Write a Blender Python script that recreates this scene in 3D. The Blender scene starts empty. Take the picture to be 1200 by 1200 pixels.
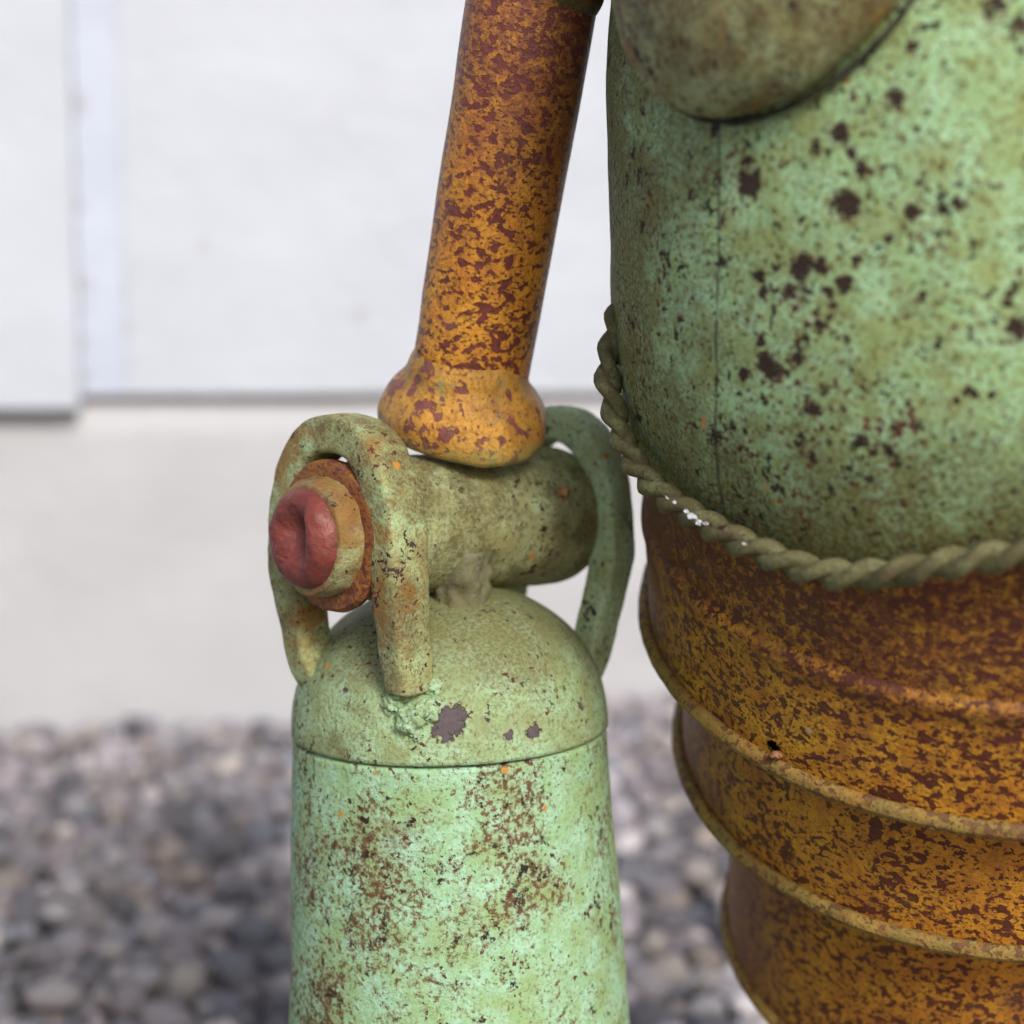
import bpy, bmesh, math, random
import numpy as np
from mathutils import Vector, Matrix, noise as mn

random.seed(7)
sc = bpy.context.scene
COL = sc.collection

# ------------------------------------------------------------------ camera
FPX, PITCH, CAMH = 1800.0, math.radians(5.7), 0.42
cam_d = bpy.data.cameras.new('camera')
cam = bpy.data.objects.new('camera', cam_d); COL.objects.link(cam)
cam.location = (0, 0, CAMH)
cam.rotation_euler = (math.pi/2 - PITCH, 0, 0)
cam_d.sensor_width = 36.0
cam_d.lens = 36.0*FPX/1200.0
cam_d.clip_start = 0.01; cam_d.clip_end = 200
cam_d.dof.use_dof = True
cam_d.dof.focus_distance = 0.432
cam_d.dof.aperture_fstop = 6.7
sc.camera = cam

# ------------------------------------------------------------------ world, sun, exposure
D2R = math.pi/180
SUN = Vector((0.38, -0.90, 0.66)).normalized()
w = bpy.data.worlds.new('World'); sc.world = w; w.use_nodes = True
nt = w.node_tree
bg = nt.nodes['Background']
sky = nt.nodes.new('ShaderNodeTexSky'); sky.sky_type = 'NISHITA'; sky.sun_disc = False
sky.sun_elevation = math.asin(SUN.z); sky.sun_rotation = math.atan2(SUN.x, SUN.y)
sky.air_density = 1.0; sky.dust_density = 3.0; sky.ozone_density = 1.0
nt.links.new(sky.outputs[0], bg.inputs['Color']); bg.inputs['Strength'].default_value = 0.085
sd = bpy.data.lights.new('sun', 'SUN'); sd.energy = 1.5; sd.angle = math.radians(16); sd.color = (1.0, 0.975, 0.94)
so = bpy.data.objects.new('sun', sd); COL.objects.link(so)
so.rotation_euler = SUN.to_track_quat('Z', 'Y').to_euler()
so.location = (1, -1, 3)
sc.view_settings.view_transform = 'Standard'; sc.view_settings.look = 'None'
sc.view_settings.exposure = 0.83; sc.view_settings.gamma = 1.0
sc.view_settings.use_curve_mapping = False

# ------------------------------------------------------------------ measuring helper
FWD = Vector((0, math.cos(PITCH), -math.sin(PITCH)))
UPV = Vector((0, math.sin(PITCH), math.cos(PITCH)))
RGT = Vector((1, 0, 0))
CAM = Vector((0, 0, CAMH))
def at(x, y, d):            # a real place in the scene from a measured direction and a distance
    return CAM + d*(FWD + RGT*((x-600)/FPX) - UPV*((y-600)/FPX))
def project(P):
    q = Vector(P)-CAM; d = q.dot(FWD)
    return 600+FPX*q.dot(RGT)/d, 600-FPX*q.dot(UPV)/d, d

# ------------------------------------------------------------------ mesh helpers
def link(name, me, mat=None, parent=None, M=None):
    o = bpy.data.objects.new(name, me); COL.objects.link(o)
    if mat: me.materials.append(mat)
    if M is not None: o.matrix_world = M
    if parent is not None:
        root = parent
        o.parent = parent
        o.matrix_parent_inverse = WORLD[parent.name].inverted()
    WORLD[o.name] = (M.copy() if M is not None else Matrix.Identity(4))
    return o
WORLD = {}
def mesh(name, v, f, smooth=True):
    me = bpy.data.meshes.new(name)
    me.from_pydata([tuple(p) for p in v], [], f); me.update()
    if smooth: me.polygons.foreach_set('use_smooth', [True]*len(me.polygons))
    return me
def grid(name, rows, closed=True, skip=None):
    """rows: list of rings, each a list of points"""
    n = len(rows[0]); v = [p for r in rows for p in r]; f = []
    m = n if closed else n-1
    for i in range(len(rows)-1):
        for j in range(m):
            k = (j+1) % n
            q = (i*n+j, i*n+k, (i+1)*n+k, (i+1)*n+j)
            if skip and skip((Vector(v[q[0]])+Vector(v[q[1]])+Vector(v[q[2]])+Vector(v[q[3]]))/4): continue
            f.append(q)
    return mesh(name, v, f)
def frame(o, z, x=None):
    z = Vector(z).normalized()
    if x is None: x = Vector((1, 0, 0)) if abs(z.x) < .9 else Vector((0, 1, 0))
    x = (Vector(x) - z*Vector(x).dot(z)).normalized(); y = z.cross(x)
    return Matrix(((x.x, y.x, z.x, o[0]), (x.y, y.y, z.y, o[1]), (x.z, y.z, z.z, o[2]), (0, 0, 0, 1)))
def smooth_profile(pts, n=6):
    """Catmull-Rom through (r, s) points"""
    P = [pts[0]]+list(pts)+[pts[-1]]; out = []
    for i in range(1, len(P)-2):
        p0, p1, p2, p3 = [np.array(q, float) for q in P[i-1:i+3]]
        for k in range(n):
            t = k/n
            out.append(tuple(.5*((2*p1)+(p2-p0)*t+(2*p0-5*p1+4*p2-p3)*t*t+(3*p1-p0-3*p2+p3)*t**3)))
    out.append(tuple(pts[-1])); return out
def lump(p, scale, amp, seed=0):
    q = Vector(p)*scale + Vector((seed*7.3, seed*3.1, seed*1.7))
    return (mn.noise(q) + .5*mn.noise(q*2.1))*amp
def lathe(name, prof, M, mat, parent, seg=96, amp=0., ascale=80., seed=1, fn=None):
    rows = []
    for r, s in prof:
        row = []
        for j in range(seg):
            a = 2*math.pi*j/seg
            p = Vector((max(r, 1e-5)*math.cos(a), max(r, 1e-5)*math.sin(a), s))
            if amp and r > 1e-4:
                d = lump(p, ascale, amp, seed); k = (r+d)/r
                p = Vector((p.x*k, p.y*k, p.z+d*.5))
            if fn: p = fn(p)
            row.append(p)
        rows.append(row)
    return link(name, grid(name, rows), mat, parent, M)
def sweep(name, path, sec, up, mat, parent, amp=0., ascale=120., seed=1, scale=None, origin=None):
    """sec: 2D section (n, b) points; up: fixed direction the b axis keeps"""
    o = Vector(origin) if origin is not None else sum((Vector(p) for p in path), Vector())/len(path)
    rows = []
    P = [Vector(p) for p in path]
    for i, p in enumerate(P):
        t = (P[min(i+1, len(P)-1)]-P[max(i-1, 0)]).normalized()
        b = (Vector(up)-t*Vector(up).dot(t)).normalized(); n = b.cross(t)
        k = scale(i/(len(P)-1)) if scale else 1
        row = []
        for x, y in sec:
            q = p + (n*x+b*y)*k
            if amp: q = q + (q-p).normalized()*lump(q, ascale, amp, seed)
            row.append(q-o)
        rows.append(row)
    c0 = sum(rows[0], Vector())/len(sec); c1 = sum(rows[-1], Vector())/len(sec)
    rows = [[c0.copy() for _ in sec]]+rows+[[c1.copy() for _ in sec]]
    return link(name, grid(name, rows), mat, parent, Matrix.Translation(o))
def circle_sec(r, n=12): return [(r*math.cos(2*math.pi*k/n), r*math.sin(2*math.pi*k/n)) for k in range(n)]
def round_rect(a, b, e=3.2, n=24):
    out = []
    for k in range(n):
        t = 2*math.pi*k/n; c, s = math.cos(t), math.sin(t)
        out.append((a*math.copysign(abs(c)**(2/e), c), b*math.copysign(abs(s)**(2/e), s)))
    return out
def blob(name, c, r, mat, parent, amp=.3, seed=1, stretch=(1, 1, 1), sub=3, freq=1.3):
    bm = bmesh.new(); bmesh.ops.create_icosphere(bm, subdivisions=sub, radius=1)
    for v in bm.verts:
        d = 1+amp*(mn.noise(v.co*freq+Vector((seed*5.1, seed, 0)))+.5*mn.noise(v.co*freq*2.3+Vector((seed, 0, 9))))
        v.co = Vector((v.co.x*stretch[0], v.co.y*stretch[1], v.co.z*stretch[2]))*d*r
    me = bpy.data.meshes.new(name); bm.to_mesh(me); bm.free()
    me.polygons.foreach_set('use_smooth', [True]*len(me.polygons))
    return link(name, me, mat, parent, Matrix.Translation(Vector(c)))
def box(name, x0, x1, y0, y1, z0, z1, mat, parent, M, bevel=.003):
    bm = bmesh.new(); bmesh.ops.create_cube(bm, size=1)
    c = Vector(((x0+x1)/2, (y0+y1)/2, (z0+z1)/2))
    for v in bm.verts: v.co = Vector((v.co.x*(x1-x0), v.co.y*(y1-y0), v.co.z*(z1-z0)))
    if bevel: bmesh.ops.bevel(bm, geom=bm.edges[:], offset=bevel, segments=2, affect='EDGES')
    me = bpy.data.meshes.new(name); bm.to_mesh(me); bm.free()
    return link(name, me, mat, parent, M @ Matrix.Translation(c))
def tag(o, label=None, cat=None, group=None, kind=None):
    if label: o['label'] = label
    if cat: o['category'] = cat
    if group: o['group'] = group
    if kind: o['kind'] = kind
    return o

# ------------------------------------------------------------------ material helpers
class Mat:
    def __init__(s, name):
        s.m = bpy.data.materials.new(name); s.m.use_nodes = True
        s.t = s.m.node_tree; s.N = s.t.nodes; s.b = s.N['Principled BSDF']
        s.tc = s.N.new('ShaderNodeTexCoord'); s.co = s.tc.outputs['Object']
    def L(s, a, b): s.t.links.new(a, b)
    def put(s, sock, v):
        if hasattr(v, 'is_output'): s.L(v, sock)
        elif isinstance(v, (tuple, list)) and sock.type == 'RGBA': sock.default_value = (*v[:3], 1)
        else: sock.default_value = v
    def noise(s, scale, detail=3, rough=.55, off=None, vec=None, dist=0, color=False, stretch=None):
        n = s.N.new('ShaderNodeTexNoise'); n.inputs['Scale'].default_value = scale
        n.inputs['Detail'].default_value = detail; n.inputs['Roughness'].default_value = rough
        n.inputs['Distortion'].default_value = dist
        v = vec or s.co
        if off is not None or stretch is not None:
            mp = s.N.new('ShaderNodeMapping'); s.L(v, mp.inputs[0])
            if off is not None: mp.inputs['Location'].default_value = (off, off*.7, off*1.3)
            if stretch is not None: mp.inputs['Scale'].default_value = stretch
            v = mp.outputs[0]
        s.L(v, n.inputs['Vector'])
        return n.outputs['Color'] if color else n.outputs['Fac']
    def voro(s, scale, rnd=1, vec=None):
        n = s.N.new('ShaderNodeTexVoronoi'); n.inputs['Scale'].default_value = scale
        s.L(vec or s.co, n.inputs['Vector']); return n.outputs['Distance'], n.outputs['Color']
    def math(s, op, a, b=0., c=None):
        n = s.N.new('ShaderNodeMath'); n.operation = op
        s.put(n.inputs[0], a); s.put(n.inputs[1], b)
        if c is not None: s.put(n.inputs[2], c)
        return n.outputs[0]
    def step(s, x, lo, hi):
        n = s.N.new('ShaderNodeMapRange'); n.interpolation_type = 'SMOOTHSTEP'
        s.put(n.inputs['Value'], x); n.inputs['From Min'].default_value = lo; n.inputs['From Max'].default_value = hi
        return n.outputs[0]
    def mix(s, f, a, b):
        n = s.N.new('ShaderNodeMix'); n.data_type = 'RGBA'
        s.put(n.inputs['Factor'], f); s.put(n.inputs[6], a); s.put(n.inputs[7], b); return n.outputs[2]
    def xyz(s, vec=None):
        n = s.N.new('ShaderNodeSeparateXYZ'); s.L(vec or s.co, n.inputs[0]); return n.outputs
    def warp(s, scale, amp, vec=None):
        c = s.noise(scale, 3, .6, color=True, vec=vec)
        a = s.N.new('ShaderNodeVectorMath'); a.operation = 'SUBTRACT'; s.L(c, a.inputs[0]); a.inputs[1].default_value = (.5, .5, .5)
        m = s.N.new('ShaderNodeVectorMath'); m.operation = 'SCALE'; s.L(a.outputs[0], m.inputs[0]); m.inputs['Scale'].default_value = amp
        d = s.N.new('ShaderNodeVectorMath'); d.operation = 'ADD'; s.L(vec or s.co, d.inputs[0]); s.L(m.outputs[0], d.inputs[1])
        return d.outputs[0]
    def spots(s, pts, wscale, wamp):
        """distance field (in radii) to a list of (xyz, radius) marks with ragged edges"""
        v = s.warp(wscale, wamp); cur = None
        for p, r in pts:
            d = s.N.new('ShaderNodeVectorMath'); d.operation = 'DISTANCE'; s.L(v, d.inputs[0]); d.inputs[1].default_value = tuple(p)
            q = s.math('DIVIDE', d.outputs['Value'], r)
            cur = q if cur is None else s.math('MINIMUM', cur, q)
        return cur
    def bump(s, h, dist, strength=1., nrm=None):
        n = s.N.new('ShaderNodeBump'); n.inputs['Distance'].default_value = dist; n.inputs['Strength'].default_value = strength
        s.L(h, n.inputs['Height'])
        if nrm is not None: s.L(nrm, n.inputs['Normal'])
        return n.outputs[0]
    def done(s, col, rough=.6, nrm=None, spec=.4):
        s.put(s.b.inputs['Base Color'], col); s.put(s.b.inputs['Roughness'], rough)
        s.b.inputs['Specular IOR Level'].default_value = spec
        if nrm is not None: s.L(nrm, s.b.inputs['Normal'])
        return s.m

MINT = (.42, .62, .32); PALE = (.43, .69, .44); SAGE = (.27, .42, .21); OLIVE = (.16, .18, .075); DOLIVE = (.075, .075, .032)
BROWN = (.034, .021, .016); UMBER = (.12, .065, .03); MAROON = (.12, .035, .025); ORANGE = (.50, .24, .05); OCHRE = (.64, .33, .026)
PLUM = (.16, .075, .08)

def green(name, light=MINT, pale=PALE, tone=SAGE, dirt=OLIVE, dirt_amt=.0, grain=.55, brown=0., brown_scale=330., specks=.5,
          dirt_shade_axis=None, marks=None, mark_warp=(260., .0060), rust=0., seam=None, gscale=1000., mark_col=BROWN, off=0., side=None, flecks=None):
    M = Mat(name)
    big = M.noise(42, 4, .6, off=off); mid = M.noise(150, 4, .6, off=off+3)
    col = M.mix(M.step(mid, .36, .62), light, pale)
    col = M.mix(M.math('MULTIPLY', M.step(M.noise(75, 4, .6, off=off+9), .42, .66), .75), col, tone)
    # fine mottled grain
    g = M.noise(gscale, 4, .7, off=off+1)
    col = M.mix(M.math('MULTIPLY', M.step(g, .49, .585), grain), col, tone)
    col = M.mix(M.math('MULTIPLY', M.step(M.noise(gscale*.55, 4, .75, off=off+7), .54, .64), grain), col, dirt)
    # dirt film, patchy
    dm = M.step(M.math('ADD', big, M.math('MULTIPLY', M.math('SUBTRACT', mid, .5), .7)), .62-dirt_amt, .86-dirt_amt)
    if dirt_shade_axis:  # torso: dirt with shade painted in towards the hem; dome: dirt alone
        za, z0, z1, amt = dirt_shade_axis
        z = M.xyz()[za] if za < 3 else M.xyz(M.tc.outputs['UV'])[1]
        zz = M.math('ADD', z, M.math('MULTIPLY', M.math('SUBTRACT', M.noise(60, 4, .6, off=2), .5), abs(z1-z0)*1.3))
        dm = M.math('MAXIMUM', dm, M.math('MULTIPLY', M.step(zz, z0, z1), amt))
    if side:  # torso's left: dirt and the shaded side, both put into the colour
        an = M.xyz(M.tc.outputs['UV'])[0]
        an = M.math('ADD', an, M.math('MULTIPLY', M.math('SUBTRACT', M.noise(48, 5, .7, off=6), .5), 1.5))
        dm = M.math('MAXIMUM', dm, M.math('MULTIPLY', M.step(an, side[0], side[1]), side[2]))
    dm = M.math('MULTIPLY', dm, M.math('ADD', .62, M.math('MULTIPLY', M.step(g, .40, .58), .38)))
    col = M.mix(dm, col, dirt)
    hgt = M.math('ADD', M.math('MULTIPLY', g, .6), M.math('MULTIPLY', M.noise(gscale*.33, 3, .6, off=off), .6))
    if rust:
        rm = M.step(M.noise(70, 5, .65, off=off+21), .66-rust, .80-rust)
        col = M.mix(M.math('MULTIPLY', rm, .75), col, (.26, .13, .03))
    if brown:
        cl = M.noise(34, 4, .6, off=off+13)
        x = M.xyz(); lf = M.math('MULTIPLY', M.step(x[0], .02, -.035), .05)         # more of it on one side
        cl = M.math('MULTIPLY', M.math('SUBTRACT', M.math('ADD', cl, lf), .5), .62)
        b = M.math('ADD', M.noise(brown_scale, 4, .72, off=off+17), cl)
        b2 = M.math('ADD', M.noise(brown_scale*.36, 5, .7, off=off+19), M.math('MULTIPLY', cl, .8))
        col = M.mix(M.math('MULTIPLY', M.step(cl, -.01, .13), .28), col, (.24, .21, .09))
        col = M.mix(M.math('MULTIPLY', M.step(b, .66-brown, .74-brown), .8), col, (.17, .12, .055))
        col = M.mix(M.math('MULTIPLY', M.step(b, .73-brown, .79-brown), .9), col, UMBER)
        col = M.mix(M.math('MULTIPLY', M.step(b2, .74-brown, .80-brown), M.step(M.noise(brown_scale*1.3, 3, .6, off=off+2), .36, .55)), col, BROWN)
    if specks:
        wv = M.warp(900, .0016); clus = M.math('MULTIPLY', M.math('SUBTRACT', M.noise(55, 3, .5, off=off+33), .5), .30)
        f1 = M.math('ADD', M.noise(520, 3, .6, off=off+41, vec=wv), clus)
        s1 = M.step(f1, .700-.09*specks, .725-.09*specks)
        col = M.mix(s1, col, M.mix(M.step(M.noise(120, 2, .5), .4, .6), MAROON, BROWN))
        f2 = M.math('ADD', M.noise(210, 4, .62, off=off+51, vec=M.warp(800, .0022)), clus)
        s2 = M.step(f2, .720-.08*specks, .74-.08*specks)
        col = M.mix(s2, col, mark_col)
        d3, c3 = M.voro(70, vec=M.warp(700, .002)); c3s = M.xyz(c3)
        s3 = M.math('MULTIPLY', M.step(d3, .11, .06), M.step(c3s[2], .72, .74))
        col = M.mix(s3, col, ORANGE)
        hgt = M.math('SUBTRACT', hgt, M.math('MULTIPLY', s2, .5))
    if marks:
        f = M.spots(marks, *mark_warp)
        f2 = M.math('ADD', f, M.math('MULTIPLY', M.math('SUBTRACT', M.noise(900, 5, .78), .5), 2.1))
        mk = M.step(f2, 1.02, .86)
        halo = M.math('MULTIPLY', M.step(f2, 1.5, .9), .35)
        col = M.mix(halo, col, (.30, .17, .09))
        mc = M.mix(M.noise(500, 3, .6), mark_col, tuple(min(1, x*1.9) for x in mark_col))
        col = M.mix(mk, col, mc)
        hgt = M.math('SUBTRACT', hgt, M.math('MULTIPLY', mk, .9))
    if flecks:
        f = M.math('ADD', M.spots(flecks, 500., .004), M.math('MULTIPLY', M.math('SUBTRACT', M.noise(1000, 4, .75), .5), 2.4))
        col = M.mix(M.math('MULTIPLY', M.step(f, 1.0, .8), .9), col, (.52, .30, .09))
    if seam is not None:
        x = M.xyz(M.tc.outputs['UV']); ang = M.math('SUBTRACT', x[0], M.math('MULTIPLY', M.math('SUBTRACT', x[1], .137), 35*D2R))
        ang = M.math('ADD', ang, M.math('MULTIPLY', M.math('SUBTRACT', M.noise(90, 3, .6), .5), .012))
        dd = M.math('ABSOLUTE', M.math('SUBTRACT', ang, seam))
        brk = M.step(M.noise(160, 4, .7, off=4), .30, .55)
        ln = M.math('MULTIPLY', M.step(dd, .0052, .0028), brk)
        col = M.mix(M.math('MULTIPLY', ln, .75), col, (.05, .07, .06))
        hgt = M.math('SUBTRACT', hgt, M.math('MULTIPLY', M.step(dd, .007, .0), .8))
    n = M.bump(hgt, .0008, 1.0)
    return M.done(col, .60, n, .2)

def rusty(name, base=OCHRE, base2=(.48, .19, .02), spot=(.070, .018, .013), spot_amt=.0, scale=330., dust=None, dust_amt=0., off=0.,
          streak=(1, 1, 1), rough=.52, veil=None, veil_amt=.0, greenish=0., side=None, zone=None):
    M = Mat(name)
    col = M.mix(M.step(M.noise(70, 5, .65, off=off), .35, .65), base, base2)
    col = M.mix(M.math('MULTIPLY', M.step(M.noise(650, 3, .6, off=off+2), .48, .62), .45), col, (.20, .085, .02))
    big = M.noise(36, 3, .5, off=off+5)
    v = M.warp(700, .0011)
    b = M.noise(scale, 2.2, .5, off=off+7, vec=v, stretch=streak)
    mod = M.math('MULTIPLY', M.math('SUBTRACT', big, .5), .22)
    th = M.math('ADD', b, mod)
    m = M.step(th, .555-spot_amt, .58-spot_amt)
    f = M.step(M.math('ADD', M.noise(scale*2.3, 2.5, .5, off=off+11, vec=v, stretch=streak), mod), .60-spot_amt*.8, .635-spot_amt*.8)
    m = M.math('MAXIMUM', m, M.math('MULTIPLY', f, .95))
    halo = M.math('MULTIPLY', M.step(th, .51-spot_amt, .565-spot_amt), .4)
    col = M.mix(halo, col, (.26, .095, .022))
    col = M.mix(M.math('MULTIPLY', M.step(M.noise(120, 4, .65, off=off+61), .50, .70), .5), col, (.34, .14, .03))
    col = M.mix(M.math('MULTIPLY', M.step(M.noise(1100, 3, .65, off=off+63), .54, .68), .45), col, (.18, .07, .02))
    run = M.step(M.noise(130, 4, .65, off=off+71, stretch=(1, 1, .16)), .50, .72)
    col = M.mix(M.math('MULTIPLY', run, .5), col, (.24, .085, .022))
    sc_ = M.mix(M.step(M.noise(300, 4, .65, off=off), .38, .66), spot, tuple(x*1.5 for x in spot))
    col = M.mix(M.math('MULTIPLY', m, .93), col, sc_)
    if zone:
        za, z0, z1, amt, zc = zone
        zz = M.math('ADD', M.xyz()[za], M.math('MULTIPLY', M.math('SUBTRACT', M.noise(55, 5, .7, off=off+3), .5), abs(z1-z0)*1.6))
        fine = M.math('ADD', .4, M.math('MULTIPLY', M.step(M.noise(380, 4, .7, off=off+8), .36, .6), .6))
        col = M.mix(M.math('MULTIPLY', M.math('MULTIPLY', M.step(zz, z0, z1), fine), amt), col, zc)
    if veil:
        vm = M.step(M.math('ADD', M.noise(45, 5, .65, off=off+31), M.math('MULTIPLY', M.math('SUBTRACT', b, .5), .3)), .62-veil_amt, .82-veil_amt)
        col = M.mix(M.math('MULTIPLY', vm, .75), col, veil)
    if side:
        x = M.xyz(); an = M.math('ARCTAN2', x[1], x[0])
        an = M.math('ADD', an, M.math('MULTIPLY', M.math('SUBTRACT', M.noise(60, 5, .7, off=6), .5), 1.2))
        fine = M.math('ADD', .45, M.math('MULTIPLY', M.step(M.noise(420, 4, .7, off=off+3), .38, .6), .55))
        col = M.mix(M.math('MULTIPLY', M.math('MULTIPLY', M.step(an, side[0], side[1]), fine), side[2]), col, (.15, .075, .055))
    if dust:
        dm = M.step(M.noise(130, 5, .7, off=off+17), .62-dust_amt, .80-dust_amt)
        col = M.mix(M.math('MULTIPLY', dm, .8), col, dust)
    d3, c3 = M.voro(60, vec=M.warp(700, .002)); c3s = M.xyz(c3)
    s3 = M.math('MULTIPLY', M.step(d3, .075, .045), M.step(c3s[2], .80, .82))
    col = M.mix(s3, col, (.55, .36, .20))
    h = M.math('ADD', M.math('MULTIPLY', M.noise(700, 3, .65, off=off), .9), M.math('MULTIPLY', m, -.45))
    h = M.math('ADD', h, M.math('MULTIPLY', M.noise(120, 3, .5, off=off), .7))
    n = M.bump(h, .0006, 1.0)
    return M.done(col, M.math('ADD', rough, M.math('MULTIPLY', m, -.08)), n, .22)

# ------------------------------------------------------------------ setting: ground
def mat_ground():
    M = Mat('gravel_bed')
    d, c = M.voro(38); cs = M.xyz(c)
    col = M.mix(cs[0], (.10, .095, .10), (.30, .28, .29))
    col = M.mix(M.step(d, .3, .75), col, (.03, .03, .033))
    n = M.bump(M.math('SUBTRACT', 1, d), .012, 1)
    return M.done(col, .9, n, .2)
def mat_pebble():
    M = Mat('pebble_stone')
    geo = M.N.new('ShaderNodeNewGeometry'); oi = M.N.new('ShaderNodeObjectInfo')
    r = M.math('FRACT', M.math('ADD', geo.outputs['Random Per Island'], oi.outputs['Random']))
    rp = M.N.new('ShaderNodeValToRGB'); M.L(r, rp.inputs[0]); e = rp.color_ramp; e.interpolation = 'CONSTANT'
    cols = [(min(.75, q[0]*1.02+.082), min(.75, q[1]*.985+.080), min(.75, q[2]*1.0+.084)) for q in [(.20, .185, .20), (.33, .31, .33), (.13, .125, .145), (.42, .385, .385), (.24, .215, .21), (.17, .185, .215), (.50, .48, .48), (.34, .28, .225), (.09, .09, .10), (.29, .255, .27), (.23, .22, .25), (.50, .45, .39)]]
    while len(e.elements) < len(cols): e.elements.new(.5)
    for k, c in enumerate(cols): e.elements[k].position = k/len(cols); e.elements[k].color = (*c, 1)
    col = M.mix(M.math('MULTIPLY', M.step(M.noise(120, 4, .6), .4, .7), .5), rp.outputs[0], (.16, .15, .155))
    return M.done(col, .75, M.bump(M.noise(300, 3), .001), .3)

def big_ground():
    bm = bmesh.new()
    xs = [-30, -8, -3]+[(-1.6+.1*i) for i in range(33)]+[3, 8, 30]
    ys = [-30, -8, -2]+[(-.5+.1*i) for i in range(33)]+[5, 10, 30]
    vs = [[bm.verts.new((x, y, (mn.noise(Vector((x*3, y*3, 0)))*.006 if abs(x) < 2 and -1 < y < 3 else 0)-.012)) for x in xs] for y in ys]
    for i in range(len(ys)-1):
        for j in range(len(xs)-1): bm.faces.new((vs[i][j], vs[i][j+1], vs[i+1][j+1], vs[i+1][j]))
    me = bpy.data.meshes.new('gravel_ground'); bm.to_mesh(me); bm.free()
    return link('gravel_ground', me, mat_ground())
ground = tag(big_ground(), kind='structure')

# ------------------------------------------------------------------ setting: white wall of a building
YAW = math.radians(13)
W0 = Vector((-.27, 1.72, 0))
WM = Matrix.Translation(W0) @ Matrix.Rotation(YAW, 4, 'Z')          # x runs along the wall, -y faces the camera
def mat_paint(name, base, dirt, amt, marks=None):
    M = Mat(name)
    col = M.mix(M.step(M.noise(7, 4, .6), .3, .75), base, tuple(x*.93 for x in base))
    col = M.mix(M.math('MULTIPLY', M.step(M.noise(26, 5, .7), .60, .85), amt), col, dirt)
    if marks:
        f = M.spots(marks, 40, .02)
        col = M.mix(M.math('MULTIPLY', M.step(f, 1.1, .3), .55), col, (.30, .29, .30))
    h = M.math('ADD', M.noise(9, 3), M.math('MULTIPLY', M.noise(60, 4), .35))
    return M.done(col, .55, M.bump(h, .006, .8), .3)
m_board = mat_paint('white_painted_board', (.50, .535, .60), (.43, .46, .46), .35)
m_strip = mat_paint('bluish_white_trim', (.55, .58, .645), (.55, .56, .62), .4)
m_found = mat_paint('painted_concrete', (.46, .465, .485), (.35, .33, .33), .8)
m_sill = mat_paint('grey_brown_timber', (.34, .29, .25), (.12, .10, .09), .6)
m_back = mat_paint('wall_paint', (.78, .78, .80), (.6, .6, .6), .3)
wall = bpy.data.objects.new('building_wall', None); COL.objects.link(wall); wall.matrix_world = WM; WORLD['building_wall'] = WM.copy()
tag(wall, 'white painted board wall on a pale concrete foundation behind the sculpture', 'wall')
S0, S1 = -.204, -.155
def foundation():
    rows = []
    for i in range(14):
        z = -.10+.47*i/13
        rows.append([Vector((-3.2+6.4*j/120, -.012*mn.noise(Vector((j*.35, z*9, 0)))*.6+.0, z)) for j in range(121)])
    rows.append([Vector((p.x, .25, p.z)) for p in rows[-1]])
    me = grid('foundation', rows, closed=False); return link('foundation', me, m_found, wall, WM)
foundation()
box('sill_plate', -3.2, 3.2, .006, .20, .3705, .40, m_sill, wall, WM)
box('wall_backing', -3.2, 3.2, .03, .22, .402, 2.5, m_back, wall, WM)
for x0, x1 in ((-3.2, -2.056), (-2.05, -1.144), (-1.138, S0)):
    box('siding_board', x0, x1, -.034, .028, .3655, 2.48, m_board, wall, WM)
m_strip = mat_paint('bluish_white_trim', (.485, .535, .64), (.42, .43, .47), .5,
                    [((-.020, -.0245, .50-1.43), .016), ((-.018, -.0245, .475-1.43), .011), ((-.021, -.0245, .44-1.43), .014), ((-.020, -.0245, .69-1.43), .016), ((-.021, -.0245, .40-1.43), .013), ((-.021, -.0245, .58-1.43), .013)])
m_mark = mat_paint('white_painted_board_marked', (.50, .535, .60), (.43, .46, .46), .35,
                   [((.012-.508, -.021, .495-1.43), .012), ((.016-.508, -.021, .455-1.43), .010), ((.10-.508, -.021, .54-1.43), .009), ((.27-.508, -.021, .47-1.43), .011)])
box('corner_trim', S0+.001, S1-.0003, -.0125, .028, .3805, 2.48, m_strip, wall, WM, .0006)
for x0, x1 in ((S1, .83), (.836, 1.7), (1.706, 3.2)):
    box('siding_board', x0, x1, -.014, .028, .3805, 2.48, m_mark if x0 == S1 else m_board, wall, WM, .0008)

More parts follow.
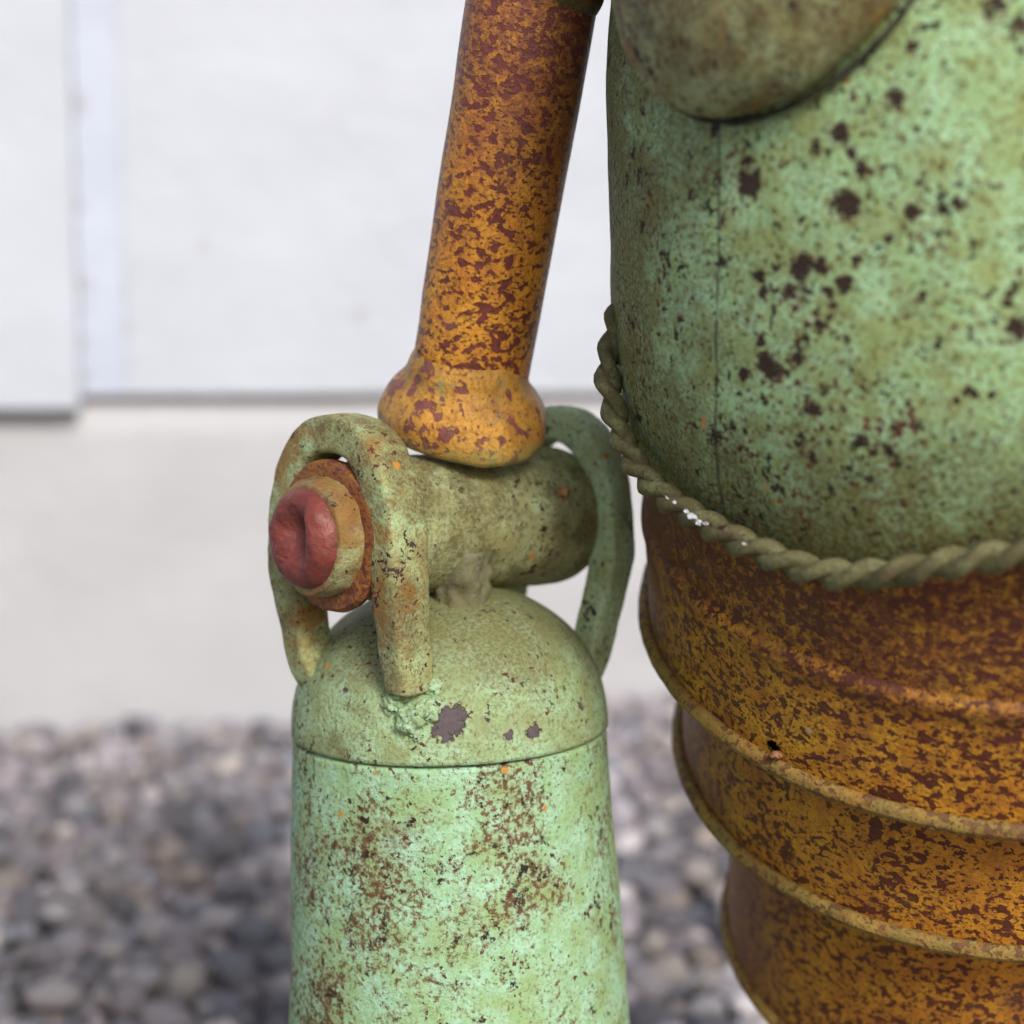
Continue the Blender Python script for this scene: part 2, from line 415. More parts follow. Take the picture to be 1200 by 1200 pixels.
# ------------------------------------------------------------------ gravel
m_peb = mat_pebble()
def pebble_mesh(k, sub):
    bm = bmesh.new(); bmesh.ops.create_icosphere(bm, subdivisions=sub, radius=1)
    rr = random.Random(k); s = (rr.uniform(.85, 1.25), rr.uniform(.75, 1.0), rr.uniform(.55, .8))
    for v in bm.verts:
        d = 1+.22*mn.noise(v.co*1.3+Vector((k*3.7, k, 0)))
        v.co = Vector((v.co.x*s[0], v.co.y*s[1], v.co.z*s[2]))*d
    me = bpy.data.meshes.new('pebble'); bm.to_mesh(me); bm.free()
    me.polygons.foreach_set('use_smooth', [True]*len(me.polygons)); me.materials.append(m_peb)
    return me
P1 = [pebble_mesh(k, 1) for k in range(6)]
rg = random.Random(11)
peb = []
def wall_y(x): return W0.y + (x-W0.x)*math.tan(YAW)
for layer in range(3):
    sp = (.022, .026, .034)[layer]
    y = -.15
    while y < 2.2:
        x = -1.1
        while x < 1.1:
            px = x+rg.uniform(-.45, .45)*sp; py = y+rg.uniform(-.45, .45)*sp
            if py < wall_y(px)-.012:
                r = rg.uniform(.0085, .016) if layer < 2 else rg.uniform(.012, .0195)
                peb.append((px, py, -.006+layer*.009+rg.uniform(-.003, .004)+.012*mn.noise(Vector((px*4, py*4, 3))), r, rg.uniform(0, 6.28), rg.uniform(-.5, .5), rg.uniform(-.4, .4), rg.randrange(6)))
            x += sp
        y += sp
def score(p):
    X, Y, d = project((p[0], p[1], p[2]))
    vis = -10 < X < 1210 and Y < 1215 and not (335 < X < 735) and not (X > 850 or (X > 735 and Y < 900 and X > 790))
    return (p[3]/d if vis and p[2] > -.002 else 0)
order = sorted(range(len(peb)), key=lambda i: -score(peb[i]))
near = set(order[:300])
def pm(p):
    return Matrix.Translation(p[:3]) @ Matrix.Rotation(p[4], 4, 'Z') @ Matrix.Rotation(p[5], 4, 'X') @ Matrix.Rotation(p[6], 4, 'Y') @ Matrix.Scale(p[3], 4)
for i in sorted(near):
    o = bpy.data.objects.new('pebble', P1[peb[i][7]]); COL.objects.link(o); o.matrix_world = pm(peb[i]); o.parent = ground
src = [(np.array([v.co[:] for v in m.vertices]), np.array([p.vertices[:] for p in m.polygons])) for m in P1]
V, F, nv = [], [], 0
for i, p in enumerate(peb):
    if i in near: continue
    a, b = src[p[7]]; Mx = np.array(pm(p))
    V.append(a @ Mx[:3, :3].T + Mx[:3, 3]); F.append(b+nv); nv += len(a)
V = np.concatenate(V); F = np.concatenate(F)
me = bpy.data.meshes.new('gravel'); me.from_pydata(V.tolist(), [], F.tolist()); me.update()
me.polygons.foreach_set('use_smooth', [True]*len(me.polygons))
tag(link('gravel', me, m_peb), 'loose grey and tan gravel covering the ground', 'gravel', kind='stuff')

# ------------------------------------------------------------------ the sculpture
root = bpy.data.objects.new('metal_sculpture', None); COL.objects.link(root)
root.location = (.165, .545, 0); WORLD['metal_sculpture'] = Matrix.Translation(root.location)
tag(root, 'weathered green and rusty orange metal sculpture with a jointed arm, standing on gravel', 'sculpture')

HB0, HB1, TB = .12, .23, math.radians(28)     # above the waist the body bends back upright
_hs = np.arange(-.2, .6, .0005); _th = TB*np.clip((_hs-HB0)/(HB1-HB0), 0, 1)
_yc = np.concatenate([[0], np.cumsum(-np.sin(_th[:-1])*.0005)]); _hc = np.concatenate([[0], np.cumsum(np.cos(_th[:-1])*.0005)])+_hs[0]
def bend(p):
    t = float(np.interp(p[2], _hs, _th))
    return Vector((p[0], float(np.interp(p[2], _hs, _yc))+p[1]*math.cos(t), float(np.interp(p[2], _hs, _hc))+p[1]*math.sin(t)))
# body frame: an axis leaning towards the camera
LEAN, SIDE = math.radians(23.87), math.radians(-3.53)
bn = Vector((math.sin(SIDE), -math.sin(LEAN)*math.cos(SIDE), math.cos(LEAN)*math.cos(SIDE)))
be1 = bn.cross(Vector((0, 1, 0))).normalized(); be2 = bn.cross(be1)
B0 = Vector((.1556, .51026, .29649))
BM = Matrix(((be1.x, be2.x, bn.x, B0.x), (be1.y, be2.y, bn.y, B0.y), (be1.z, be2.z, bn.z, B0.z), (0, 0, 0, 1)))
rope_t = np.array([(-180, .205), (-120, .215), (-60, .205), (-30, .186), (-12, .178), (-2, .161), (4, .1435), (10, .1305), (17, .1245), (24, .1228), (37, .1226), (49, .1225), (54, .1238), (59, .1275), (63, .131), (68, .1352), (74, .1385), (84, .142), (100, .146), (130, .165), (180, .205)])
ang_f = np.arange(-180, 180.01, .5)
h_f = np.interp(ang_f, rope_t[:, 0], rope_t[:, 1])
ker = np.hanning(19); ker /= ker.sum()
h_f = np.convolve(np.concatenate([h_f[-60:-1], h_f, h_f[1:60]]), ker, 'same')[59:59+len(h_f)]
def rope_h(a): return float(np.interp((a+180) % 360-180, ang_f, h_f))
Rh = [.095, .10, .104, .108, .112, .116, .12, .128, .14, .15, .16, .18, .20, .22, .24, .26, .28, .30, .32, .335, .350, .363, .372, .378]
Rr = [.1010, .1046, .1072, .1089, .1103, .1119, .1129, .1148, .1165, .1167, .1168, .1165, .1160, .1149, .1126, .1103, .1073, .1034, .0985, .0900, .0770, .0590, .0350, .0001]
def torso_b(a):
    a = (a+180) % 360-180
    t = min(1, max(0, (a-8)/14)); t = t*t*(3-2*t)
    if a > 100 or a < -60: t = 0
    if 80 < a <= 100: t = (100-a)/20
    return (1-t)*.104 + t*(rope_h(a)-.0105)
def torso_r(h, a):
    hb = torso_b(a)
    hh = h-(hb-.104)*math.exp(-max(0, h-hb)/.05)
    return float(np.interp(hh, Rh, Rr))
PHI = list(np.arange(-40, 112, .45))+list(np.arange(112, 320, 3.))
rows = []
T = list(np.linspace(0, .35, 40))+list(np.linspace(.35, 1, 60))[1:]
uvs = []
for k in range(2):                      # turned-in lip
    uvs += [(a*D2R, torso_b(a)) for a in PHI]
    rows.append([Vector(((torso_r(torso_b(a), a)-.010+.006*k)*math.cos(a*D2R), (torso_r(torso_b(a), a)-.010+.006*k)*math.sin(a*D2R), torso_b(a)-.004+.003*k)) for a in PHI])
for t in T:
    row = []
    for a in PHI:
        hb = torso_b(a); h = hb+(.380-hb)*t; r = torso_r(h, a)
        p = Vector((r*math.cos(a*D2R), r*math.sin(a*D2R), h))
        r2 = r + (lump(p, 22, .0009, 3)+lump(p, 70, .0002, 5) if r > .01 else 0)
        row.append(bend((r2*math.cos(a*D2R), r2*math.sin(a*D2R), h))); uvs.append((a*D2R, h))
    rows.append(row)
TS = [(0.707, 0.1915, 0.00319), (0.702, 0.195, 0.00134), (0.929, 0.187, 0.00305), (0.921, 0.198, 0.00239), (0.864, 0.196, 0.00178), (0.964, 0.192, 0.00222), (0.947, 0.195, 0.00143), (0.833, 0.177, 0.00289), (0.873, 0.177, 0.0018), (0.807, 0.1725, 0.00167), (0.742, 0.1725, 0.00152), (0.929, 0.1745, 0.00195), (0.89, 0.173, 0.00147), (0.903, 0.171, 0.00115), (0.956, 0.178, 0.00161), (1.034, 0.2025, 0.00218), (1.065, 0.21, 0.00154), (1.213, 0.2135, 0.00241), (1.252, 0.2095, 0.00188), (1.06, 0.1855, 0.00196), (1.148, 0.1865, 0.00139), (1.078, 0.19, 0.00109), (0.877, 0.1675, 0.00182), (0.75, 0.159, 0.00291), (0.685, 0.157, 0.00157), (0.82, 0.1615, 0.00168), (0.855, 0.1525, 0.00203), (1.257, 0.168, 0.00233), (1.178, 0.1575, 0.00127), (1.148, 0.1565, 0.00112), (1.213, 0.158, 0.00111), (0.537, 0.19, 0.00123), (0.615, 0.201, 0.00154), (0.541, 0.198, 0.00105), (0.925, 0.1655, 0.00115), (0.842, 0.1645, 0.00117), (0.733, 0.164, 0.00137), (0.489, 0.1655, 0.00109), (0.471, 0.1615, 0.0011), (1.239, 0.172, 0.00124), (1.078, 0.1725, 0.00111), (0.79, 0.194, 0.00131), (0.899, 0.169, 0.00099), (0.982, 0.1885, 0.00095), (1.152, 0.2145, 0.00091), (0.855, 0.1435, 0.00178), (1.034, 0.151, 0.00137), (0.999, 0.1365, 0.00123), (1.043, 0.1365, 0.00105), (1.174, 0.1375, 0.00103), (0.75, 0.148, 0.0009)]
def bpt(a, h, r=.1168): return (r*math.cos(a), r*math.sin(a), h)
m_torso = green('torso_green_paint', light=(.36, .58, .28), pale=(.43, .69, .41), tone=(.30, .34, .11), dirt=(.13, .11, .032), dirt_amt=.01, grain=.85, specks=1.15,  # left side and hem tones mix dirt with painted-in shade
                dirt_shade_axis=(3, .166, .126, 1.), side=(.74, .24, .92), marks=[(bend(bpt(a, h)), r*1.15) for a, h, r in TS], flecks=[(bend(bpt(.5585, .1445)), .0018), (bend(bpt(.735, .1345)), .0016), (bend(bpt(.765, .1325)), .0024), (bend(bpt(.79, .135)), .0014), (bend(bpt(.775, .1285)), .0016)], seam=33.8*D2R, gscale=820.)
tme = grid('torso', rows)
uvl = tme.uv_layers.new(name='UVMap'); li = np.zeros(len(tme.loops), np.int32); tme.loops.foreach_get('vertex_index', li)
uvl.data.foreach_set('uv', np.array(uvs, np.float32)[li].ravel())
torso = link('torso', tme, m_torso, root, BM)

# shoulder cap: a welded dome on the torso's front left
m_cap = green('cap_olive_paint', light=(.36, .42, .20), pale=(.44, .54, .31), tone=(.25, .22, .085), dirt=(.13, .095, .035), dirt_amt=.26, grain=.8, specks=1.1, rust=.13, off=5., gscale=900.)
ca, ch = 42.4*D2R, .2400
def surf(a, h, r): return BM @ bend((r*math.cos(a), r*math.sin(a), h))
cr = float(np.interp(ch, Rh, Rr)); cp = surf(ca, ch, cr)
cu = (surf(ca, ch+.01, float(np.interp(ch+.01, Rh, Rr)))-surf(ca, ch-.01, float(np.interp(ch-.01, Rh, Rr)))).normalized()
cv = (surf(ca+.05, ch, cr)-surf(ca-.05, ch, cr)).normalized()
cn = cv.cross(cu); cn = cn if cn.dot(CAM-cp) > 0 else -cn
capM = frame(cp, cn, cu)
prof = [(.0475*math.cos(t)**.72, .0175*math.sin(t)+.0048) for t in np.linspace(0, math.pi/2, 30)]
prof = [(.0380, -.018), (.0405, -.010), (.0408, .0028), (.0466, .0030), (.0475, .0042)]+prof[1:]
lathe('shoulder_cap', prof, capM, m_cap, torso, seg=160, amp=.0006, ascale=30, fn=lambda p: Vector((p.x, p.y, p.z-p.y*p.y/.235-p.x*p.x*.9)))

sq = Mat('gap_shade'); m_gap_shade = sq.done(sq.mix(sq.step(sq.noise(160, 4, .7), .4, .6), (.022, .024, .02), (.06, .055, .04)), .8, None, .2)  # near-black colour imitating the shadow line at the cap's edge
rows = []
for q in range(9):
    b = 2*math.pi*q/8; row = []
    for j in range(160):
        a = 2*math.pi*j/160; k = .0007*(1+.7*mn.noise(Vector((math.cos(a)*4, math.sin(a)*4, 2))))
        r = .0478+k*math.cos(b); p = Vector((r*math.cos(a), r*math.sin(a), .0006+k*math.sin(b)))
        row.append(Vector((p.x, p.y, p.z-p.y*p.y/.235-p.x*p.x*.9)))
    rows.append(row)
link('gap_shade_ring', grid('gap_shade_ring', rows), m_gap_shade, torso, capM)  # added thin ring, painted dark as the shadow gap round the rim
# small orange paint blisters on the torso are colour; the twisted rope hem is two strands
m_rope = green('rope_olive_metal', light=(.135, .125, .055), pale=(.20, .205, .095), tone=(.09, .075, .034), dirt=(.10, .085, .045), dirt_amt=.12, grain=.7, specks=.35, off=8.)
TURN = .0195; RS = .00236; RO = .00182
def rope_c(a):
    a2 = (a+180) % 360-180
    r = float(np.interp(a2, [-180, -60, -4, 4, 12, 22, 30, 90, 120, 180], [.1225, .1120, .1120, .1203, .1196, .1178, .1168, .1172, .1215, .1225]))
    p = Vector((r*math.cos(a2*D2R), r*math.sin(a2*D2R), rope_h(a2)))
    k = min(1, max(0, (a2-92)/35)) if a2 > 0 else min(1, max(0, (-12-a2)/35))
    return p.lerp(bend(p), k)           # round the back it follows the bent body
AA = np.arange(180, 540.01, .6)
pc = [rope_c(a) for a in AA]
strands = []
for sgn in (0, math.pi):
    rows = []; s = 0
    for i, p in enumerate(pc):
        if i: s += (p-pc[i-1]).length
        t = (pc[(i+1) % len(pc)] - pc[i-1]).normalized() if 0 < i < len(pc)-1 else (pc[1]-pc[0]).normalized()
        out = Vector((p.x, p.y, 0)).normalized(); out = (out-t*out.dot(t)).normalized(); up = t.cross(out)
        an = -2*math.pi*s/TURN+sgn+.25*mn.noise(Vector((s*40, 0, 0)))
        c = p+(out*math.cos(an)+up*math.sin(an))*RO
        ro = RS*(1+.10*mn.noise(Vector((s*220, sgn, 0))))
        rows.append([c+(out*math.cos(b)+up*math.sin(b))*ro for b in np.linspace(0, 2*math.pi, 12, endpoint=False)])
    strands.append(link('rope_strand', grid('rope_strand', rows), m_rope, root, BM))
Mf = Mat('white_flake'); m_fleck = Mf.done((.75, .75, .78), .6)
for k, (a, dh, s) in enumerate([(32.0, .0046, 1.0), (33.2, .0040, .8), (31.0, .0050, .6), (28.5, .0056, .45), (27.0, .0054, .35), (34.6, .0048, .5), (41, .0045, .3)]):
    p = rope_c(a); out = Vector((p.x, p.y, 0)).normalized()
    rr = random.Random(k); pts = []
    for q in range(7):
        an = q/7*6.28; ra = rr.uniform(.3, 1)*.0015*s
        pts.append(Vector((ra*1.7*math.cos(an), ra*math.sin(an)*.8, rr.uniform(-.0003, .0003))))
    v = pts+[q+Vector((0, 0, .0004)) for q in pts]
    f = [tuple(range(6, -1, -1)), tuple(range(7, 14))]+[(q, (q+1) % 7, 7+(q+1) % 7, 7+q) for q in range(7)]
    M = BM @ frame(p+out*.0040+Vector((0, 0, dh-.0012)), out+Vector((0, 0, .7)), Vector((-out.y, out.x, rr.uniform(-.4, .4))))
    link('white_fleck', mesh('white_fleck', v, f, False), m_fleck, strands[0], M)

# rusty skirt bands
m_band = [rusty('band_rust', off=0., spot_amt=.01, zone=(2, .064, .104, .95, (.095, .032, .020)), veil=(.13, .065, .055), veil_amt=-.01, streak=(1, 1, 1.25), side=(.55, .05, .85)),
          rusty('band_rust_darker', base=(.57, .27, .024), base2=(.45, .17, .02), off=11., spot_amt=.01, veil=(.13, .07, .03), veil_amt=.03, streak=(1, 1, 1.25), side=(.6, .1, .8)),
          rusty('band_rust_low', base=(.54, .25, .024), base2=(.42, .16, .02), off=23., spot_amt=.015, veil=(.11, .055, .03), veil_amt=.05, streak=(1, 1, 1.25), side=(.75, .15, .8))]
m_rim = rusty('rim_dusty_rust', base=(.33, .22, .05), base2=(.22, .16, .045), spot=(.11, .055, .025), spot_amt=-.015, dust=(.27, .24, .09), dust_amt=.06, scale=330., rough=.65, off=4., greenish=.5)
PH2 = list(np.arange(-40, 112, .3))+list(np.arange(112, 320, 3.))
HOLE = (41.7*D2R, .0546)
def band(prof_fn, n, mat, hole=False, seed=1):
    rows = []
    for k in range(n):
        t = k/(n-1); row = []
        for a in PH2:
            r, h = prof_fn(t, a)
            p = Vector((r*math.cos(a*D2R), r*math.sin(a*D2R), h))
            r += lump(p, 26, .0007, seed)
            row.append(Vector((r*math.cos(a*D2R), r*math.sin(a*D2R), h)))
        rows.append(row)
    sk = None
    if hole:
        def sk(c):
            a = math.atan2(c.y, c.x); x = (a-HOLE[0])*.109; y = c.z-HOLE[1]
            return (x/.0024)**2+((y+.25*x)/.0016)**2 < 1+.5*mn.noise(c*900)
    return link('skirt_band', grid('skirt_band', rows, skip=sk), mat, root, BM)
def band_profile(top_fn, pts):
    hs = np.array([p[0] for p in pts]); rs = np.array([p[1] for p in pts])
    def fn(t, a):
        h0 = top_fn(a); h = h0+(hs[-1]-h0)*t
        return float(np.interp(-h, -hs, rs)), h
    return fn
def rim(h, r, rad, parent, seed):
    prof = [(r+rad*math.cos(t), h+rad*1.15*math.sin(t)) for t in np.linspace(0, 2*math.pi, 15)]
    rows = []
    for rr_, hh in prof:
        row = []
        for a in PH2[::2]:
            p = Vector((rr_*math.cos(a*D2R), rr_*math.sin(a*D2R), hh))
            d = lump(p, 26, .0007, seed)+lump(p, 160, .00022, seed+4)
            row.append(Vector(((rr_+d)*math.cos(a*D2R), (rr_+d)*math.sin(a*D2R), hh+d*.6+.0006*mn.noise(Vector((a*.05, seed, 0))))))
        rows.append(row)
    return link('rim', grid('rim', rows), m_rim, parent, BM)
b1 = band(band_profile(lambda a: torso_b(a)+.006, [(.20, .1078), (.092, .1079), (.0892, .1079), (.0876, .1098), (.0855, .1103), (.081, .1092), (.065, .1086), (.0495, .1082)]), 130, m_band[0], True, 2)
rim(.0490, .1094, .0023, b1, 2)
b2 = band(band_profile(lambda a: .052, [(.055, .0955), (.03, .0962), (-.005, .0972)]), 60, m_band[1], False, 3)
rim(-.0055, .0986, .0023, b2, 3)
b3 = band(band_profile(lambda a: -.003, [(0, .0798), (-.04, .0806), (-.0908, .0815)]), 80, m_band[2], False, 4)
rim(-.0908, .0819, .0023, b3, 4)
# little torn lip below the hole
pa = HOLE[0]+.020
blob('torn_lip', BM @ Vector(bpt(pa, HOLE[1]-.0012, .1100)), .0017, rusty('lip_rust', base=(.35, .18, .10), base2=(.25, .11, .07), spot_amt=-.05, off=2), b1, .4, 3, (1.2, .8, .8), 2)
# dark closed floor under each rim, then a post and a base plate under the body
def shelf(h, r0, r1, mat, parent):
    rows = [[Vector((r*math.cos(t), r*math.sin(t), h)) for t in np.linspace(0, 2*math.pi, 96, endpoint=False)] for r in (r0, r1)]
    return link('underside', grid('underside', rows), mat, parent, BM)
shelf(.0480, .1082, .090, m_band[2], b1); shelf(-.0065, .098, .074, m_band[2], b2); shelf(-.0925, .081, .002, m_band[2], b3)
pb = BM @ Vector((0, 0, -.088))
lathe('base_post', [(.050, 0), (.050, pb.z-.004), (.040, pb.z+.010)], Matrix.Translation((pb.x, pb.y, 0)), m_band[2], root, 48, .0006, 30)
lathe('base_plate', [(0, .030), (.13, .030), (.133, .027), (.133, .012), (.13, .0)], Matrix.Translation((pb.x, pb.y, 0)), m_band[2], root, 64)

# ---- arm joint
O = at(528, 611, .49); O.y = at(528, 851, .49).y           # middle of the pivot, straight over the dome
ax = Vector((-.705, -.709, 0)).normalized()               # pivot axis, towards the camera's left
bx = Vector((.709, -.705, 0)).normalized()                # across it, level
Z = Vector((0, 0, 1))
m_sleeve = green('sleeve_olive_paint', light=(.34, .36, .17), pale=(.40, .49, .27), tone=(.24, .22, .09), dirt=(.14, .12, .05), dirt_amt=.20, grain=.75, specks=.8, off=12., gscale=800.)
SR = .0216
prof = smooth_profile([(.0001, -.0540), (.010, -.0538), (.0170, -.0530), (.0207, -.0508), (.0224, -.0470), (.0229, -.041), (.0224, -.020), (.0218, .0), (SR, .026), (SR, .034), (SR-.003, .037)], 6)
slv = lathe('pivot_sleeve', prof, frame(O+Z*.0004, ax+Z*.022, Z), m_sleeve, root, 96, .0004, 90, 4)
blob('weld_nub', O+ax*-.030+(bx*.72+Z*.32).normalized()*.0226, .0024, rusty('nub_tan', base=(.42, .26, .12), base2=(.34, .18, .07), spot_amt=-.06, off=3), slv, .35, 2, (1, 1, 1), 2)
# raised scratch of weld near the far end
sweep('weld_ridge', [O+ax*(-.047-.0012*k)+(bx*.80+Z*.30*(1+.02*k)).normalized()*.0228 for k in range(9)], circle_sec(.0006, 8), Z, m_sleeve, slv, .0002, 800)

# bolt: washer, nut, red dented head
m_red = Mat('red_bolt_paint')
c = m_red.mix(m_red.step(m_red.noise(160, 4, .6), .35, .7), (.21, .042, .030), (.13, .030, .024))
c = m_red.mix(m_red.math('MULTIPLY', m_red.step(m_red.noise(700, 4, .7), .60, .72), .6), c, (.20, .06, .05))
c = m_red.mix(m_red.math('MULTIPLY', m_red.step(m_red.noise(90, 4, .6, off=3), .62, .78), .5), c, (.32, .12, .085))
c = m_red.mix(m_red.math('MULTIPLY', m_red.step(m_red.noise(330, 4, .7, off=8), .54, .66), .55), c, (.10, .035, .028))
c = m_red.mix(m_red.math('MULTIPLY', m_red.step(m_red.noise(45, 4, .6, off=5), .5, .7), .35), c, (.27, .11, .08))
m_red = m_red.done(c, .48, m_red.bump(m_red.noise(500, 3, .6), .0004), .45)
m_nut = green('nut_mixed_paint', light=(.28, .33, .16), pale=(.33, .36, .18), tone=(.30, .17, .07), dirt=(.17, .09, .05), dirt_amt=.20, grain=.7, specks=.5, rust=.2, off=31.)
m_wash = rusty('washer_rust', base=(.28, .12, .035), base2=(.22, .075, .04), spot=(.14, .04, .03), spot_amt=.02, dust=(.20, .17, .08), dust_amt=.04, off=9.)
bolt = None
HR = .0140
rows = []
for i in range(44):
    rho = i/43; row = []
    for j in range(96):
        a = 2*math.pi*j/96; u, v = rho*math.cos(a), rho*math.sin(a)      # u: across (screen right), v: up
        z = .0044*max(0, 1-rho**4.5)**.55
        wob = .05*mn.noise(Vector((u*2.2, v*2.2, 7)))
        du = u-.20-.12*v*v+wob; dv = v-.14
        z -= .0056*math.exp(-((du/(.56 if du < 0 else .19))**2)-(dv/(.40 if dv > 0 else .52))**2)   # pressed-in hollow, steep on one side
        z += .0008*math.exp(-((u-.64+.45*v*v)/.15)**2-((v+.05)/.6)**2)
        z -= .00030*math.exp(-((u+.35)/.45)**2-((v+.34-.08*math.sin(u*6)+wob)/.022)**2)
        z += .0006*mn.noise(Vector((u*3, v*3, 1)))+.0002*mn.noise(Vector((u*9, v*9, 1)))
        row.append(Vector((HR*u*(1+.04*mn.noise(Vector((a*.8, 0, 4)))), HR*v, .0580+z)))
    rows.append(row)
for r, s in ((HR+.0006, .0570), (HR+.0004, .053)):
    rows.append([Vector((r*math.cos(2*math.pi*j/96), r*math.sin(2*math.pi*j/96), s)) for j in range(96)])
boltM = frame(O, ax, bx)     # local x = bx
bolt = link('bolt', grid('bolt', rows), m_red, root, boltM)
def nutfn(p):
    return p
lathe('nut', smooth_profile([(.004, .0570), (.0146, .0568), (.0164, .0556), (.0175, .053), (.0178, .049), (.017, .044)], 5), boltM, m_nut, bolt, 72, .0010, 110, 6)
lathe('washer', smooth_profile([(.010, .0495), (.0205, .0494), (.0219, .0488), (.0226, .0468), (.0218, .0446), (.019, .0440), (.010, .0438)], 5), boltM, m_wash, bolt, 72, .0007, 100, 7)

# forearm
m_fore = green('forearm_mint_paint', light=(.31, .53, .30), pale=(.39, .64, .46), tone=(.29, .42, .17), dirt=(.16, .14, .055), dirt_amt=.0, grain=.55, brown=.13, brown_scale=560., specks=.75, gscale=900., off=40.)
CS = at(528, 851, .49)
ftilt = Vector((-.026, 0, 1)).normalized()
FM = frame(CS, ftilt, Vector((1, 0, 0)))
prof = [(.0470, -.0004), (.0494, -.0006), (.0499, -.0016)]+[(.0499+.0048*min(1.8, (k/24*.22)/.09), -.0022-.22*k/24) for k in range(25)]+[(.055, -.225), (.05, -.226), (.0001, -.226)]
fore = lathe('forearm', prof, FM, m_fore, root, 128, .0005, 26, 8)
def fpt(px, py):        # place on the dome seen in a measured direction (dome taken as an ellipsoid)
    dv = (at(px, py, 1.0)-CAM)
    R3 = FM.to_3x3().inverted(); o = R3 @ (CAM-CS); d = R3 @ dv
    s = Vector((1/.0497, 1/.0497, 1/.0450))
    o2 = Vector((o.x*s.x, o.y*s.y, o.z*s.z)); d2 = Vector((d.x*s.x, d.y*s.y, d.z*s.z))
    A = d2.dot(d2); Bq = o2.dot(d2); Cq = o2.dot(o2)-1; D = Bq*Bq-A*Cq
    t = (-Bq-math.sqrt(max(0, D)))/A
    return o+d*t
DM = [(fpt(527, 846), .0046), (fpt(519, 858), .0030), (fpt(538, 838), .0030), (fpt(624, 857), .0026), (fpt(595, 862), .0014), (fpt(661, 894-9), .0012), (fpt(603, 773), .0013), (fpt(576, 806), .0011), (fpt(680, 825), .0015), (fpt(545, 778), .0010), (fpt(634, 812), .0012)]
m_dome = green('dome_sage_paint', light=(.32, .47, .24), pale=(.37, .56, .35), tone=(.26, .29, .12), dirt=(.17, .16, .065), dirt_amt=.03, grain=.8, specks=.65,
               dirt_shade_axis=(2, .010, .034, 1.), marks=DM, mark_col=(.075, .06, .065), off=50., gscale=950.)
prof = [(.0501, .0004)]+[(.0501*max(0, math.cos(t))**.86, .0448*math.sin(t)**.96+.0006) for t in np.linspace(0.02, math.pi/2, 50)]
prof = [(.0475, -.0002)]+prof
dome = lathe('dome_cap', prof, FM, m_dome, fore, 128, .0005, 30, 9)
m_weld = green('weld_grey_metal', light=(.17, .17, .085), pale=(.20, .19, .13), tone=(.14, .13, .06), dirt=(.11, .09, .06), dirt_amt=.1, grain=.5, specks=.2, off=3.)
nb = O+Vector((.0040, -.0135, -.0225))
lathe('neck_weld', smooth_profile([(.0115, -.014), (.0100, -.008), (.0088, -.003), (.0086, .003), (.0092, .009), (.0100, .016)], 5), frame(nb, Z), m_weld, fore, 64, .0018, 210, 3)

# two loops straddling the sleeve, welded to the dome
m_loop = [green('loop_mixed_paint', light=(.34, .40, .18), pale=(.40, .55, .30), tone=(.27, .21, .08), dirt=(.16, .12, .05), dirt_amt=.20, grain=.7, specks=.9, rust=.17, off=60., mark_col=(.07, .04, .04)),
          green('loop_green_paint', light=(.46, .62, .34), pale=(.52, .72, .46), tone=(.36, .40, .17), dirt=(.17, .16, .07), dirt_amt=.06, grain=.6, specks=.6, off=70.)]
def dome_z(t, b):          # height of the dome's surface over the pivot frame's (t, b)
    r = min(.0500, math.hypot(t, b))
    return (CS.z-O.z)+.0448*math.sin(math.acos((r/.0501)**(1/.86)))**.96
def dome_r(z):             # the dome's radius at a height over its seam
    return .0501*max(0, math.cos(math.asin(min(1, max(0, z)/.0448)**(1/.96))))**.86
def loop(feet, t, W, mat, seed, sa, sb, wm):
    tops = [(.0243, -.012), (.0241, -.003), (.0228, .008), (.0196, .0176), (.0144, .0246), (.0075, .0287), (0, .0299)]
    tops = [(x*W, y, t) for x, y in tops]
    pts = tops+[(-x, y, t) for x, y, _ in tops[-2::-1]]
    def leg(tf, bf, sg):
        zf = dome_z(tf, bf); b0 = sg*.0242*W
        end = [(bf, zf+.0015, tf), (bf*.997+b0*.003, zf+.0045, tf+.0002)] if bf > .023 else [(bf*.84, zf-.0080, tf*.88), (bf, zf-.0006, tf)]
        return end+[ (bf+(b0-bf)*.5, zf+(-.012-zf)*.38, tf+(t-tf)*.4), (b0+(bf-b0)*.1, zf+(-.012-zf)*.75, tf+(t-tf)*.8)]
    f, k = feet
    pts = leg(*f, 1)+pts+leg(*k, -1)[::-1]
    P = [np.array(pts[0])]+[np.array(p) for p in pts]+[np.array(pts[-1])]
    path = []
    for i in range(1, len(P)-2):
        for m in range(6):
            u = m/6; p0, p1, p2, p3 = P[i-1:i+3]
            q = .5*((2*p1)+(p2-p0)*u+(2*p0-5*p1+4*p2-p3)*u*u+(3*p1-p0-3*p2+p3)*u**3)
            path.append(O+ax*q[2]+bx*q[0]+Z*q[1])
    lo = sweep('shackle_loop', path, round_rect(sa, sb, 5.5, 40), ax, mat, root, .0004, 130, seed, scale=lambda u: .55+.25*min(1, min(u, 1-u)/.025)**.5+.20*min(1, min(u, 1-u)/.20))
    for n, (tf, bf) in enumerate(feet):
        z0 = dome_z(tf, bf)-(CS.z-O.z); a0 = math.atan2(bf, tf)
        lumps = [(-.0060, .02, .0048), (-.0035, .12, .0040), (-.0020, -.11, .0034), (.0030, .145, .0030), (-.0098, .05, .0026)] if bf > .023 else [(-.0010, 0., .0035)]
        for m, (dz, da, rb) in enumerate(lumps):
            zl = z0+dz; rad = dome_r(zl)-.0009
            blob('weld_bead', O+(ax*math.cos(a0+da)+bx*math.sin(a0+da))*rad+Z*(zl+CS.z-O.z), rb, wm, lo, .34, seed+n*3+m*5, (1., 1., 1.), 4, 1.9)
    return lo
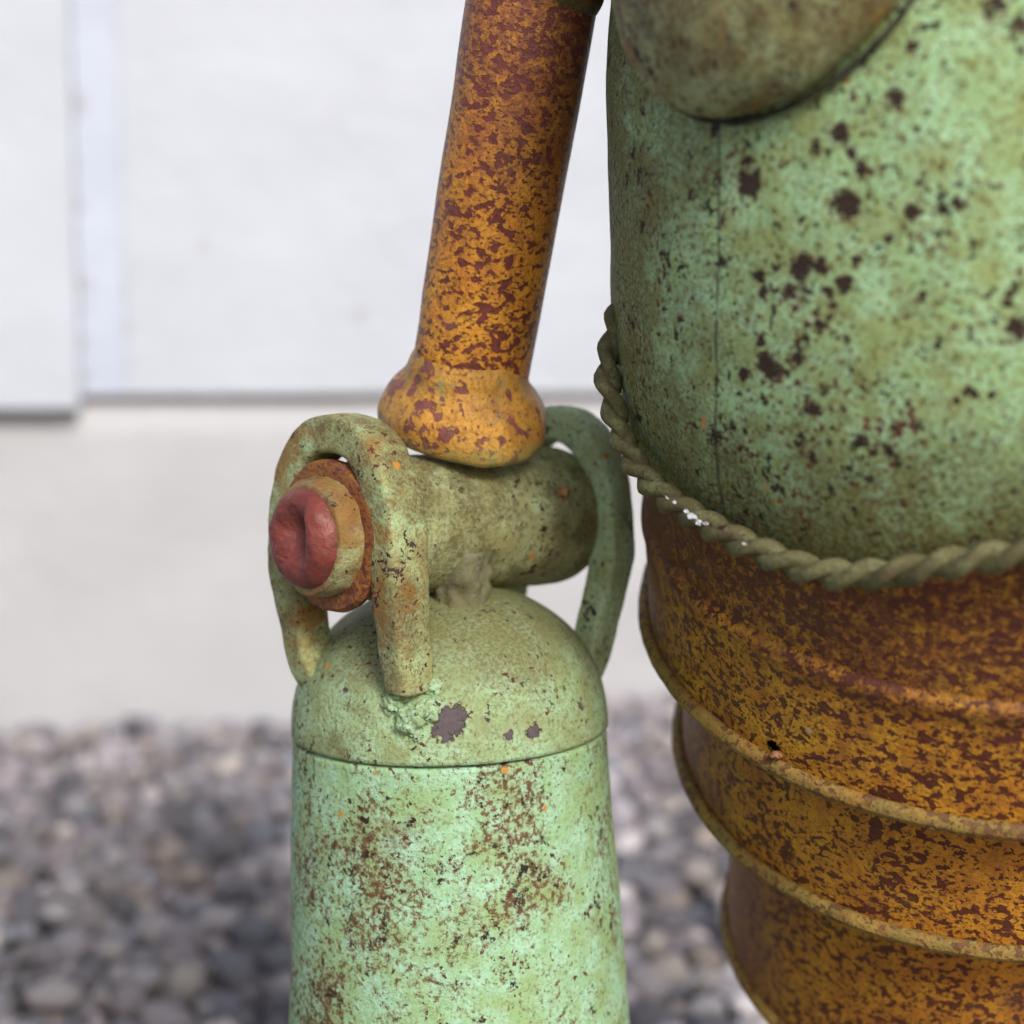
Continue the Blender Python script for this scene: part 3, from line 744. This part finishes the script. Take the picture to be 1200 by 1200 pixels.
loop([(.0390, .0248), (.0390, -.0205)], .0420, 1.0, m_loop[0], 3, .0058, .0074, m_dome)
loop([(-.0430, .0195), (-.0430, -.0195)], -.0510, .95, m_loop[1], 5, .0058, .0062, m_loop[1])

# upper arm
m_arm = rusty('arm_orange_rust', base=(.74, .35, .045), base2=(.68, .27, .038), spot=(.115, .028, .028), spot_amt=.005, scale=330., zone=(2, .050, .115, .8, (.20, .066, .058)), veil=(.26, .11, .09), veil_amt=.04, off=80., streak=(.85, .85, 1.3), rough=.42)
A0, A1 = at(541, 499, .483), at(625, -7, .447)
ad = (A1-A0).normalized(); alen = (A1-A0).length
AM = frame(A0, ad, bx)
prof = [(.0183, .012), (.0183, .03)]+[(.0183+.0001*k, .03+(alen-.03)*k/10) for k in range(1, 11)]
arm = lathe('upper_arm', prof, AM, m_arm, root, 72, .0004, 40, 10)
m_col = rusty('collar_orange_rust', base=(.60, .30, .05), base2=(.46, .25, .05), spot=(.15, .05, .05), spot_amt=-.02, scale=200., dust=(.26, .26, .11), dust_amt=.06, off=90., rough=.42, zone=(2, .0060, -.0030, .8, (.26, .29, .11)))
AMi = AM.inverted(); Ol = AMi @ O
def drape(p):
    wv = AM @ p; q = wv-O; b = q.dot(bx)
    drop = SR-math.sqrt(max(0, SR*SR-min(abs(b), SR*.98)**2))
    k = min(1, max(0, (.016-p.z)/.013))
    return AMi @ (wv-Z*drop*.12*k)
cz = (ad+Vector((-.06, -.16, 0))).normalized(); AM = frame(A0, cz, bx); AMi = AM.inverted()
prof = smooth_profile([(.012, -.0014), (.0236, -.0012), (.0258, -.0002), (.0266, .0022), (.0265, .0055), (.0255, .0088), (.0234, .0120), (.0209, .0146), (.0192, .0172), (.0180, .0210), (.0160, .0245)], 6)
lathe('collar', prof, AM, m_col, arm, 96, .0011, 75, 11, drape)
m_bead = green('bead_dark_olive', light=(.17, .15, .07), pale=(.22, .20, .10), tone=(.13, .09, .04), dirt=(.09, .06, .03), dirt_amt=.2, grain=.6, specks=.5, rust=.2, off=97.)
prof = smooth_profile([(.016, -.0055), (.0188, -.0035), (.0198, .0), (.0200, .006), (.018, .012), (.012, .018), (.0001, .021)], 6)
bead = lathe('elbow_bead', prof, frame(A1, ad, bx), m_bead, arm, 72, .0012, 90, 12)
S1p = cp+cn*.000+cu*.010
E0 = A1+ad*.010
sweep('elbow_link', [E0.lerp(S1p, k/12)+Z*.012*math.sin(math.pi*k/12) for k in range(13)], circle_sec(.0125, 24), Z, m_arm, arm, .0005, 60)

# the parts that look different from the rest of the sculpture
torso['label'] = 'pale green dark-spotted torso'
arm['label'] = 'rusty orange upper arm'
bolt['label'] = 'red dented bolt head'
fore['label'] = 'mint green forearm cylinder with brown stains'
for b in (b1, b2, b3): b['label'] = 'rusty ochre skirt band with maroon spots'
